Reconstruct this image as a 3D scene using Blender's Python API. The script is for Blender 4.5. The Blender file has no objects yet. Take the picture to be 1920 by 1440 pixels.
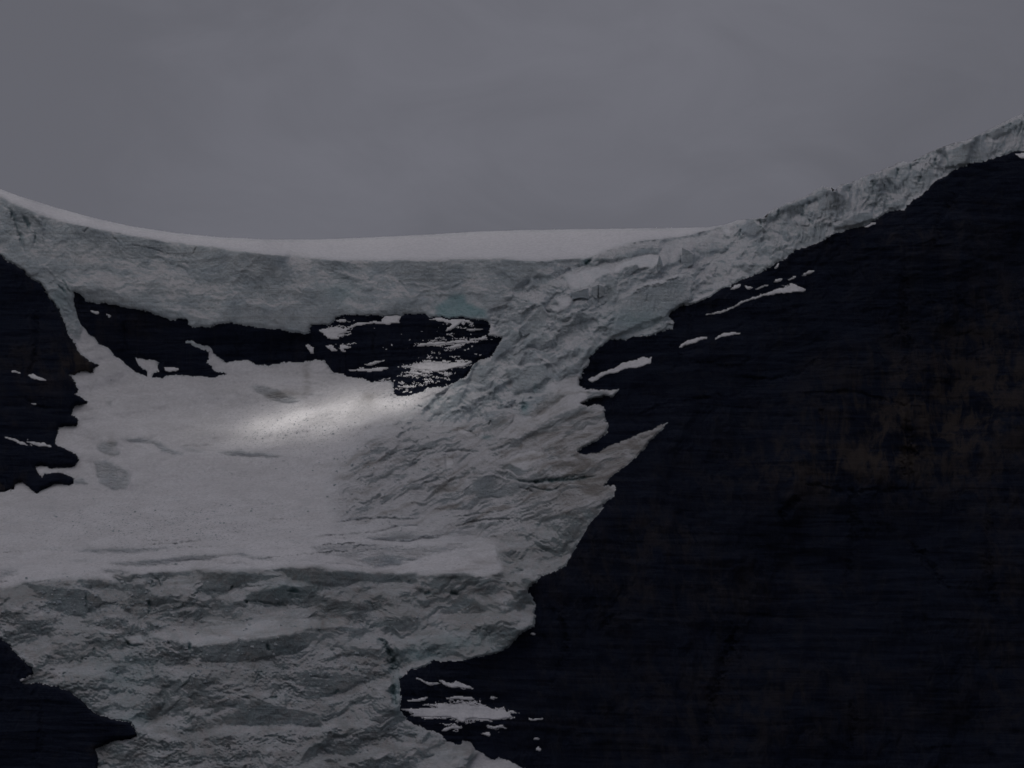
import bpy, bmesh, math, random
import numpy as np
from mathutils import Vector, noise as mnoise
R = math.radians
random.seed(4); rng = np.random.default_rng(11)
SC = bpy.context.scene; COL = SC.collection

# ------------------------------------------------------------------ camera
PITCH = R(8.0); HALF = 450.0/4000.0; D0 = 4000.0
cam_d = bpy.data.cameras.new('camera'); cam = bpy.data.objects.new('camera', cam_d); COL.objects.link(cam)
cam_d.sensor_width = 36; cam_d.lens = 18/HALF; cam_d.clip_start = 1; cam_d.clip_end = 60000
CAM = np.array([0.0, 0.0, 2.0]); cam.location = CAM; cam.rotation_euler = (R(90)+PITCH, 0, 0); SC.camera = cam
FW = np.array([0, math.cos(PITCH), math.sin(PITCH)]); UP = np.array([0, -math.sin(PITCH), math.cos(PITCH)]); RT = np.array([1.0, 0, 0])
def world(px, py, d):
    px = np.asarray(px, float); py = np.asarray(py, float); d = np.asarray(d, float)
    x = (px-960)/960*HALF; y = (720-py)/960*HALF
    return CAM + d[..., None]*(x[..., None]*RT + y[..., None]*UP + FW)
# ------------------------------------------------------------------ sun, sky, exposure
SUN_EL, SUN_AZ = R(60), R(-142)         # azimuth measured from straight ahead (+y), negative = left
SUN = np.array([math.cos(SUN_EL)*math.sin(SUN_AZ), math.cos(SUN_EL)*math.cos(SUN_AZ), math.sin(SUN_EL)])
sl = bpy.data.lights.new('sun', 'SUN'); sl.energy = 2.5; sl.angle = R(0.5); sl.color = (1, .95, .88)
so = bpy.data.objects.new('sun', sl); COL.objects.link(so)
so.rotation_euler = Vector(SUN).to_track_quat('Z', 'Y').to_euler()
SC.view_settings.view_transform = 'Standard'; SC.view_settings.look = 'None'
SC.view_settings.exposure = 0.0; SC.view_settings.gamma = 1

class NT:
    def __init__(s, tree): s.t = tree; s.n = tree.nodes; s.l = tree.links
    def new(s, typ, **kw):
        n = s.n.new(typ)
        for k, v in kw.items():
            if k.startswith('in_'): n.inputs[int(k[3:])].default_value = v
            else: setattr(n, k, v)
        return n
    def link(s, a, b): s.l.new(a, b)
    def math(s, op, a, b=0.0, c=0.0, clamp=False):
        n = s.n.new('ShaderNodeMath'); n.operation = op; n.use_clamp = clamp
        for i, v in enumerate((a, b, c)):
            if hasattr(v, 'is_linked'): s.l.new(v, n.inputs[i])
            else: n.inputs[i].default_value = v
        return n.outputs[0]
    def mix(s, f, a, b, mode='MIX'):
        n = s.n.new('ShaderNodeMix'); n.data_type = 'RGBA'; n.blend_type = mode
        for i, v in ((0, f), (6, a), (7, b)):
            if hasattr(v, 'is_linked'): s.l.new(v, n.inputs[i])
            else: n.inputs[i].default_value = (v if i == 0 else (*v, 1))
        return n.outputs[2]
    def ramp(s, v, lo, hi, a=0.0, b=1.0):
        n = s.n.new('ShaderNodeMapRange'); n.interpolation_type = 'SMOOTHSTEP'
        s.l.new(v, n.inputs[0])
        for i, x in enumerate((lo, hi, a, b)): n.inputs[i+1].default_value = x
        return n.outputs[0]
    def noise(s, vec, scale, detail=6, rough=.6, dist=0.0):
        n = s.n.new('ShaderNodeTexNoise'); n.inputs['Scale'].default_value = scale
        n.inputs['Detail'].default_value = detail; n.inputs['Roughness'].default_value = rough
        n.inputs['Distortion'].default_value = dist
        s.l.new(vec, n.inputs['Vector']); return n.outputs['Fac']
    def mapping(s, vec, scale=(1, 1, 1), rot=(0, 0, 0), loc=(0, 0, 0)):
        n = s.n.new('ShaderNodeMapping'); s.l.new(vec, n.inputs[0])
        n.inputs['Scale'].default_value = scale; n.inputs['Rotation'].default_value = rot; n.inputs['Location'].default_value = loc
        return n.outputs[0]

w = bpy.data.worlds.new('World'); SC.world = w; w.use_nodes = True
nt = NT(w.node_tree); nt.n.clear()
out = nt.new('ShaderNodeOutputWorld')
sky = nt.new('ShaderNodeTexSky'); sky.sky_type = 'NISHITA'; sky.sun_disc = False
sky.sun_elevation = SUN_EL; sky.sun_rotation = SUN_AZ
b1 = nt.new('ShaderNodeBackground'); b1.inputs[1].default_value = .05; nt.link(sky.outputs[0], b1.inputs[0])
tc = nt.new('ShaderNodeTexCoord').outputs['Generated']
sep = nt.new('ShaderNodeSeparateXYZ'); nt.link(tc, sep.inputs[0])
big = nt.noise(nt.mapping(tc, (1, 1, 1.4), loc=(.62, .1, .2)), 4.6, 3, .5, .45)
fine = nt.noise(nt.mapping(tc, (1, 1, 1.8)), 26.0, 5, .55, .8)
cl = nt.math('ADD', nt.math('MULTIPLY', big, .75), nt.math('MULTIPLY', fine, .25))
shade = nt.ramp(cl, .38, .62, 0.88, 1.12)
up = nt.ramp(sep.outputs[2], .22, .8, 1.0, 1.85)         # an overcast sky is brightest overhead
side = nt.ramp(sep.outputs[0], .03, .13, 1.0, .80)      # the cloud thickens to the right
low = nt.ramp(sep.outputs[2], -.1, .1, .35, 1.0)
f = nt.math('MULTIPLY', nt.math('MULTIPLY', shade, up), nt.math('MULTIPLY', low, side))
b2 = nt.new('ShaderNodeBackground'); b2.inputs[0].default_value = (.142, .142, .165, 1); nt.link(f, b2.inputs[1])
ms = nt.new('ShaderNodeMixShader'); ms.inputs[0].default_value = .97
nt.link(b1.outputs[0], ms.inputs[1]); nt.link(b2.outputs[0], ms.inputs[2]); nt.link(ms.outputs[0], out.inputs[0])

# ------------------------------------------------------------------ materials
def new_mat(name):
    m = bpy.data.materials.new(name); m.use_nodes = True; t = NT(m.node_tree); t.n.clear()
    o = t.new('ShaderNodeOutputMaterial'); p = t.new('ShaderNodeBsdfPrincipled'); t.link(p.outputs[0], o.inputs[0])
    return m, t, p
def attr(t, name): 
    n = t.new('ShaderNodeAttribute'); n.attribute_name = name; return n.outputs['Fac']
def ice_material():
    m, t, p = new_mat('glacier_ice')
    g = t.new('ShaderNodeNewGeometry'); pos = g.outputs['Position']
    nz = t.new('ShaderNodeSeparateXYZ'); t.link(g.outputs['Normal'], nz.inputs[0])
    n1 = t.noise(pos, .05, 8, .62); n2 = t.noise(pos, .35, 6, .65)
    lay = t.noise(t.mapping(pos, (.006, .006, .32), rot=(R(2), R(-2), 0)), 1.0, 5, .6, .3)    # annual layers in the ice
    vert = t.noise(t.mapping(pos, (.16, .16, .02)), 1.0, 6, .65, .5)
    sn = t.math('ADD', nz.outputs[2], t.math('MULTIPLY', t.math('SUBTRACT', n1, .5), .7))
    sn = t.ramp(sn, .40, .70)
    sn = t.math('MAXIMUM', t.math('MULTIPLY', sn, .85), attr(t, 'snow'))
    ice = t.mix(t.ramp(n1, .3, .7), (.49, .565, .63), (.69, .745, .79))
    ice = t.mix(t.ramp(lay, .46, .62, 0, .26), ice, (.27, .29, .30))
    ice = t.mix(t.ramp(vert, .52, .72, 0, .35), ice, (.30, .40, .44))
    ice = t.mix(attr(t, 'old_ice_shade'), ice, (.20, .24, .258))
    snow = t.mix(t.ramp(n2, .35, .7), (.73, .725, .765), (.85, .845, .885))
    c = t.mix(sn, ice, snow)
    c = t.mix(t.math('MULTIPLY', t.ramp(t.noise(t.mapping(pos, (.09, .09, .13)), 1.0, 9, .72, .6), .48, .66, 0, .42), t.math('SUBTRACT', 1.0, t.math('MULTIPLY', attr(t, 'snow'), .75))), c, (.35, .38, .405))
    dn = t.noise(t.mapping(pos, (.02, .02, .05)), 1.0, 8, .7, 1.0)
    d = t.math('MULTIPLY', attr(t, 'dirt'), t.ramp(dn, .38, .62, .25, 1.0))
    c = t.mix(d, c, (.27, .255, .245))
    speck = t.math('MULTIPLY', t.ramp(t.noise(pos, .5, 3, .7), .585, .64), attr(t, 'debris'))
    c = t.mix(speck, c, (.28, .31, .34))
    c = t.mix(t.math('MULTIPLY', attr(t, 'blue'), t.ramp(n1, .3, .6, .6, 1.0)), c, (.22, .42, .46))
    t.link(c, p.inputs['Base Color']); p.inputs['Roughness'].default_value = .7
    p.inputs['Specular IOR Level'].default_value = .3
    h = t.math('ADD', t.math('MULTIPLY', n2, 2.4), t.math('MULTIPLY', vert, 1.2))
    h = t.math('ADD', h, t.math('MULTIPLY', lay, .8))
    h = t.math('MULTIPLY', h, t.ramp(attr(t, 'snow'), 0, 1, 1.0, .18))
    b = t.new('ShaderNodeBump'); b.inputs['Strength'].default_value = .8; b.inputs['Distance'].default_value = 1.6
    t.link(h, b.inputs['Height']); t.link(b.outputs[0], p.inputs['Normal'])
    return m
def rock_material():
    m, t, p = new_mat('dark_banded_rock')
    g = t.new('ShaderNodeNewGeometry'); pos = g.outputs['Position']
    strata = t.noise(t.mapping(pos, (.012, .012, .16), rot=(0, R(3), 0)), 1.0, 7, .65, .8)
    vert = t.noise(t.mapping(pos, (.10, .10, .010)), 1.0, 7, .65, .6)
    n1 = t.noise(pos, .04, 9, .68)
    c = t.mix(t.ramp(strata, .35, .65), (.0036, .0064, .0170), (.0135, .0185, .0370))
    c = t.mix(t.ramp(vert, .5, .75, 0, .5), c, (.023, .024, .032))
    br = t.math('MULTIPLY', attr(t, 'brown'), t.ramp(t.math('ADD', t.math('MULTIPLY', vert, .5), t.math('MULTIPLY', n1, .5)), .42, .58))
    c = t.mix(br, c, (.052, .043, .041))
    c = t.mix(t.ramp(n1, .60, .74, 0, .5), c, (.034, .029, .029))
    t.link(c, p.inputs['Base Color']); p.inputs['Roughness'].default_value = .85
    p.inputs['Specular IOR Level'].default_value = .1
    h = t.math('ADD', t.math('MULTIPLY', strata, .8), t.math('MULTIPLY', vert, 1.6)); h = t.math('ADD', h, t.math('MULTIPLY', n1, .8))
    b = t.new('ShaderNodeBump'); b.inputs['Strength'].default_value = 1; b.inputs['Distance'].default_value = 2.0
    t.link(h, b.inputs['Height']); t.link(b.outputs[0], p.inputs['Normal'])
    return m
M_ICE = ice_material(); M_ROCK = rock_material()

# ------------------------------------------------------------------ noise fields on the traced lattice
STEP = 1.5
GX = np.arange(-180, 2100+STEP, STEP); GY = np.arange(120, 1620+STEP, STEP)
X, Y = np.meshgrid(GX, GY); NY, NX = X.shape
def perlin(x, y, seed):
    r = np.random.default_rng(seed); a = r.random((256, 256))*2*np.pi
    gx, gy = np.cos(a).astype(np.float32), np.sin(a).astype(np.float32)
    xi = np.floor(x).astype(np.int32); yi = np.floor(y).astype(np.int32)
    fx = (x-xi).astype(np.float32); fy = (y-yi).astype(np.float32); xi &= 255; yi &= 255; xj = (xi+1) & 255; yj = (yi+1) & 255
    u = fx*fx*fx*(fx*(fx*6-15)+10); v = fy*fy*fy*(fy*(fy*6-15)+10)
    def g(i, j, dx, dy): return gx[j, i]*dx + gy[j, i]*dy
    a0 = g(xi, yi, fx, fy)*(1-u) + g(xj, yi, fx-1, fy)*u
    a1 = g(xi, yj, fx, fy-1)*(1-u) + g(xj, yj, fx-1, fy-1)*u
    return (a0*(1-v) + a1*v)*1.5
def fbm(sx, sy=None, octv=5, seed=0, ang=0, gain=.5, ridged=False, wx=0, wy=0, x=None, y=None):
    sy = sy or sx; x = (X if x is None else x) + wx; y = (Y if y is None else y) + wy
    c, s = math.cos(R(ang)), math.sin(R(ang))
    u = (x*c + y*s)/sx + seed*7.3; v = (-x*s + y*c)/sy + seed*3.1
    o = 0; amp = 1; tot = 0
    for k in range(octv):
        n = perlin(u, v, seed*17+k)
        if ridged: n = 1-2*np.abs(n)
        o = o + n*amp; tot += amp; amp *= gain; u = u*2.03+11.7; v = v*2.03+5.1
    return o/tot**.8
def facets(sx, sy, ang, seed, wx=0, wy=0, lat=.5):
    """broken ice blocks: every cell has a near level top and a steep face; returns relief and closeness to a gap"""
    c, s = math.cos(R(ang)), math.sin(R(ang)); x = X+wx; y = Y+wy
    u = (x*c+y*s)/sx; v = (-x*s+y*c)/sy
    ui = np.floor(u).astype(int); vi = np.floor(v).astype(int); r = np.random.default_rng(seed); tb = r.random((5, 256, 256)).astype(np.float32)
    b1 = np.full(X.shape, 9., np.float32); b2 = b1.copy(); val = np.zeros(X.shape, np.float32)
    for dj in (-1, 0, 1):
        for di in (-1, 0, 1):
            a, b = (ui+di) & 255, (vi+dj) & 255
            px = ui+di+.1+.8*tb[0, b, a]; py = vi+dj+.1+.8*tb[1, b, a]; du = u-px; dv = v-py
            d = np.hypot(du, dv).astype(np.float32)
            h = (tb[2, b, a]-.5)*1.1 + lat*(tb[3, b, a]-.5)*2*du + np.maximum(0, -dv-.25+.5*tb[4, b, a])*1.6
            n = d < b1; b2 = np.where(n, b1, np.minimum(b2, d)); val = np.where(n, h, val); b1 = np.where(n, d, b1)
    return val, np.clip(1-(b2-b1)/.12, 0, 1)
WX = fbm(24, octv=5, seed=1, gain=.72)*6; WY = fbm(24, octv=5, seed=2, gain=.72)*5
WX += fbm(5, 4, octv=3, seed=95, gain=.7)*1.4; WY += fbm(6, 3.5, octv=3, seed=96, gain=.7)*1.3
def smooth(e0, e1, v): 
    t = np.clip((v-e0)/(e1-e0), 0, 1); return t*t*(3-2*t)
def T(s, ox=0, oy=0, k=1.0):
    return np.array([[ox+float(a.split(',')[0])*k, oy+float(a.split(',')[1])*k] for a in s.split()])
def pip(poly, warp=1.0):
    xs = X + WX*warp; ys = Y + WY*warp
    m = np.zeros(X.shape, bool)
    i0 = max(0, int((poly[:, 0].min()-15-GX[0])/STEP)); i1 = min(NX, int((poly[:, 0].max()+15-GX[0])/STEP)+2)
    j0 = max(0, int((poly[:, 1].min()-15-GY[0])/STEP)); j1 = min(NY, int((poly[:, 1].max()+15-GY[0])/STEP)+2)
    if i1 <= i0 or j1 <= j0: return m
    x = xs[j0:j1, i0:i1]; y = ys[j0:j1, i0:i1]; r = np.zeros(x.shape, bool)
    n = len(poly)
    for a in range(n):
        x1, y1 = poly[a]; x2, y2 = poly[(a+1) % n]
        if y1 == y2: continue
        c = ((y1 > y) != (y2 > y)) & (x < (x2-x1)*(y-y1)/(y2-y1)+x1); r ^= c
    m[j0:j1, i0:i1] = r; return m
def fftblur(a, sx, sy=None):
    sy = sy or sx
    py, px = int(3*sy/STEP)+2, int(3*sx/STEP)+2
    b = np.pad(a.astype(np.float64), ((py, py), (px, px)), mode='edge')
    ky = np.fft.fftfreq(b.shape[0])[:, None]; kx = np.fft.rfftfreq(b.shape[1])[None]
    g = np.exp(-2*np.pi**2*((ky*sy/STEP)**2+(kx*sx/STEP)**2))
    return np.fft.irfft2(np.fft.rfft2(b)*g, b.shape)[py:-py, px:-px]
SN = None
def stroke(line, wid, warp=.6):
    """0..1 profile round a polyline, uneven in width and thinning out at both ends"""
    global SN
    if SN is None: SN = smooth(-.6, .7, fbm(20, octv=4, seed=90, gain=.7))
    pad = wid*4+6; best = np.full(X.shape, 1e9); par = np.zeros(X.shape)
    seg = np.hypot(*(line[1:]-line[:-1]).T); cum = np.concatenate([[0], np.cumsum(seg)]); tot = cum[-1]
    for k, ((x1, y1), (x2, y2)) in enumerate(zip(line[:-1], line[1:])):
        i0 = max(0, int((min(x1, x2)-pad-GX[0])/STEP)); i1 = min(NX, int((max(x1, x2)+pad-GX[0])/STEP)+2)
        j0 = max(0, int((min(y1, y2)-pad-GY[0])/STEP)); j1 = min(NY, int((max(y1, y2)+pad-GY[0])/STEP)+2)
        if i1 <= i0 or j1 <= j0: continue
        x = X[j0:j1, i0:i1]+WX[j0:j1, i0:i1]*warp; y = Y[j0:j1, i0:i1]+WY[j0:j1, i0:i1]*warp
        L = (x2-x1)**2+(y2-y1)**2+1e-9; t = np.clip(((x-x1)*(x2-x1)+(y-y1)*(y2-y1))/L, 0, 1)
        d = np.hypot(x-x1-t*(x2-x1), y-y1-t*(y2-y1)); bb_ = best[j0:j1, i0:i1]; n_ = d < bb_
        par[j0:j1, i0:i1] = np.where(n_, cum[k]+t*seg[k], par[j0:j1, i0:i1]); best[j0:j1, i0:i1] = np.minimum(bb_, d)
    tp_ = np.clip(np.minimum(par, tot-par)/(tot*.25+1e-6), .15, 1)
    return np.exp(-(best/(wid*(.45+.8*SN)*(.4+.6*tp_)))**2)*(.3+.7*SN)*tp_

# ------------------------------------------------------------------ traced outlines (photograph pixels)
SKYL = T('-180,287 -60,333 0,355 40,369 100,388 180,410 250,425 330,437 400,444 500,449 600,449 700,445 800,440 900,434 1000,431 1140,429 1280,427 1330,426 1360,421 1383,413 1400,411 1425,408 1437,408 1441,397 1460,388 1500,372 1513,367 1533,353 1540,351 1557,350 1560,360 1568,358 1570,350 1592,344 1617,333 1633,327 1647,323 1663,313 1690,305 1703,306 1708,303 1713,301 1747,285 1773,273 1813,263 1827,255 1847,247 1880,230 1907,217 1920,213 2000,178 2110,138')
LIP = T('-180,300 0,366 20,379 45,388 80,402 110,412 150,421 190,430 240,440 300,449 350,457 400,462 450,470 500,476 560,482 620,486 700,488 760,487 830,486 900,485 940,484 990,488 1010,490 1040,486 1080,485 1100,484 1110,480 1140,468 1180,455 1210,450 1270,444 1300,438 1330,430 1360,422 1383,415 1400,413')
sky_y = np.interp(GX, SKYL[:, 0], SKYL[:, 1])
rx = smooth(1380, 1440, GX)*(1-smooth(1760, 1830, GX)); xx = GX[None]; 
jag = fbm(14, octv=4, seed=5, x=GX[None], y=np.zeros_like(GX)[None], gain=.65)[0]
sky_y = sky_y + jag*4.5*rx + jag*.5
lip_y = np.interp(GX, LIP[:, 0], LIP[:, 1]) + fbm(40, octv=4, seed=6, x=GX[None], y=np.zeros_like(GX)[None])[0]*1.5

L_EDGE = '0,478 10,485 30,497 48,510 60,523 75,530 85,545 92,560 103,572 112,585 118,600 122,612 130,630 140,645 146,660 155,668'
BUTT = T('-200,380 -100,425 '+L_EDGE+' 165,675 184,682 175,690 172,699 150,696 140,703 128,700 135,712 145,725 146,737 140,740 150,745 163,752 162,757 150,758 143,760 135,765 133,775 143,785 144,793 140,798 110,800 107,815 103,828 104,835 125,842 142,852 147,862 140,872 120,877 100,876 88,876 64,873 72,885 80,896 83,888 100,885 115,887 130,892 137,898 137,907 125,909 112,905 100,908 85,916 75,919 67,924 60,920 52,912 40,904 30,906 25,915 10,922 -60,928 -200,915')
HEAD = T('138,546 143,548 155,556 160,565 175,568 185,569 200,569 215,571 230,575 245,580 265,580 283,584 290,590 310,596 330,602 335,597 350,598 352,608 365,613 395,612 405,607 430,605 450,608 480,612 500,615 520,617 550,622 572,627 578,624 582,611 600,608 620,607 628,595 647,589 667,590 720,591 750,592 757,588 767,588 797,588 803,593 820,593 853,595 867,595 890,597 913,604 917,613 915,627 930,630 942,633 935,643 928,657 922,667 897,673 883,693 867,707 853,717 833,725 813,725 787,733 763,742 750,743 738,737 737,718 730,713 713,713 697,717 690,712 667,708 653,707 643,703 630,699 620,690 610,675 600,673 587,673 573,677 533,677 500,685 480,685 473,680 460,675 443,675 423,678 410,670 400,660 393,650 380,647 363,640 350,637 347,642 360,648 377,653 390,660 390,673 385,680 395,685 402,695 423,700 420,703 410,704 400,708 383,707 373,705 353,703 327,702 310,703 303,708 283,705 287,697 297,695 295,687 300,680 290,674 273,675 260,672 252,670 260,683 273,697 275,707 260,700 247,693 233,680 217,668 207,657 193,648 182,643 180,633 167,627 157,613 147,600 142,587 138,573')
WALL = T('2115,195 1920,280 1903,283 1880,292 1847,300 1813,308 1790,317 1773,325 1760,335 1747,345 1733,360 1717,373 1700,383 1693,392 1670,395 1643,410 1617,422 1590,430 1567,438 1540,450 1513,462 1490,470 1467,487 1450,495 1437,503 1423,510 1403,520 1377,530 1353,540 1337,552 1323,560 1300,568 1280,573 1260,583 1250,592 1265,603 1262,617 1247,618 1220,628 1187,630 1167,635 1150,635 1133,643 1120,653 1110,663 1103,670 1107,677 1102,687 1092,695 1088,702 1092,708 1085,713 1087,723 1100,730 1117,730 1135,731 1160,728 1150,741 1130,743 1110,747 1090,757 1097,761 1117,758 1128,760 1132,770 1133,780 1140,795 1138,809 1120,825 1092,840 1083,847 1095,851 1122,846 1140,835 1170,826 1200,812 1225,802 1252,791 1239,807 1220,826 1197,852 1179,869 1160,880 1145,896 1137,905 1130,911 1149,907 1154,917 1150,929 1137,939 1130,954 1119,965 1107,980 1092,1002 1081,1025 1066,1044 1062,1062 1040,1070 1014,1081 1006,1092 991,1100 989,1107 1001,1126 1004,1137 1002,1152 1001,1175 980,1182 969,1194 957,1211 942,1220 920,1227 886,1233 860,1239 811,1239 796,1250 770,1254 764,1257 759,1265 751,1272 748,1273 752,1293 750,1313 747,1330 760,1343 773,1357 800,1367 823,1375 837,1388 853,1395 865,1393 868,1387 883,1392 893,1405 910,1417 927,1425 933,1417 953,1427 977,1437 993,1445 1020,1480 1060,1640 2115,1640')
BLR = T('-200,1150 -60,1180 0,1198 17,1210 30,1227 50,1243 62,1252 63,1263 45,1275 40,1280 67,1280 87,1283 110,1288 133,1297 147,1307 160,1320 173,1335 190,1340 207,1347 227,1350 243,1352 252,1363 255,1380 240,1385 213,1390 190,1398 177,1402 182,1413 183,1440 190,1640 -200,1640')
ICEFALL = T('1100,484 1110,480 1140,468 1180,455 1210,450 1270,444 1300,438 1330,430 1360,421 1400,411 1437,300 2115,50 2115,200 1280,575 1262,617 1150,640 1103,672 1088,702 1060,712 1030,735 1000,772 980,778 950,775 900,790 850,800 800,790 740,795 765,775 800,752 830,732 856,716 877,693 897,673 922,667 942,633 930,622 918,605 915,585 940,560 975,535 1020,512 1062,505')
UPCLIFF_L = T('-200,300 1400,300 1100,484 1062,505 1020,512 975,535 940,560 918,590 917,613 915,627 942,633 890,640 600,640 580,680 300,640 160,600 150,622 150,640 130,630 122,612 112,585 85,545 0,478 -200,400')
LOWCLIFF = T('-200,1105 0,1102 20,1100 50,1092 83,1088 123,1083 150,1083 187,1085 200,1087 217,1088 210,1077 233,1077 267,1075 317,1073 367,1068 417,1067 467,1067 507,1068 547,1063 600,1063 643,1070 693,1073 747,1075 793,1078 837,1079 860,1075 893,1080 927,1078 943,1072 935,1050 930,1030 940,1008 975,985 1010,975 1060,965 1100,955 1160,930 1300,960 1100,1300 900,1400 780,1640 -200,1640')
DIRTY = T('740,795 765,790 850,800 950,780 1000,775 1060,712 1090,702 1150,740 1300,780 1200,900 1140,950 1060,965 975,985 930,1010 860,1000 760,985 640,975 625,930 640,880 690,830')
sky_m = Y < sky_y[None]
plateau = (Y < lip_y[None]) & (X < 1402) & ~sky_m
upc = pip(UPCLIFF_L) & ~plateau
icf = pip(ICEFALL) & ~plateau
low = pip(LOWCLIFF)
dirty = pip(DIRTY)
butt = pip(BUTT) ; head = pip(HEAD); wall = pip(WALL); blr = pip(BLR)
cls = np.zeros(X.shape, np.int8)                       # 0 basin snow
for m_, i_ in ((dirty, 1), (low, 2), (upc, 3), (icf, 4), (plateau, 5), (head, 6), (butt, 7), (wall, 8), (blr, 9)): cls[m_] = i_
cls[plateau] = 5
rock = cls >= 6
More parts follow.
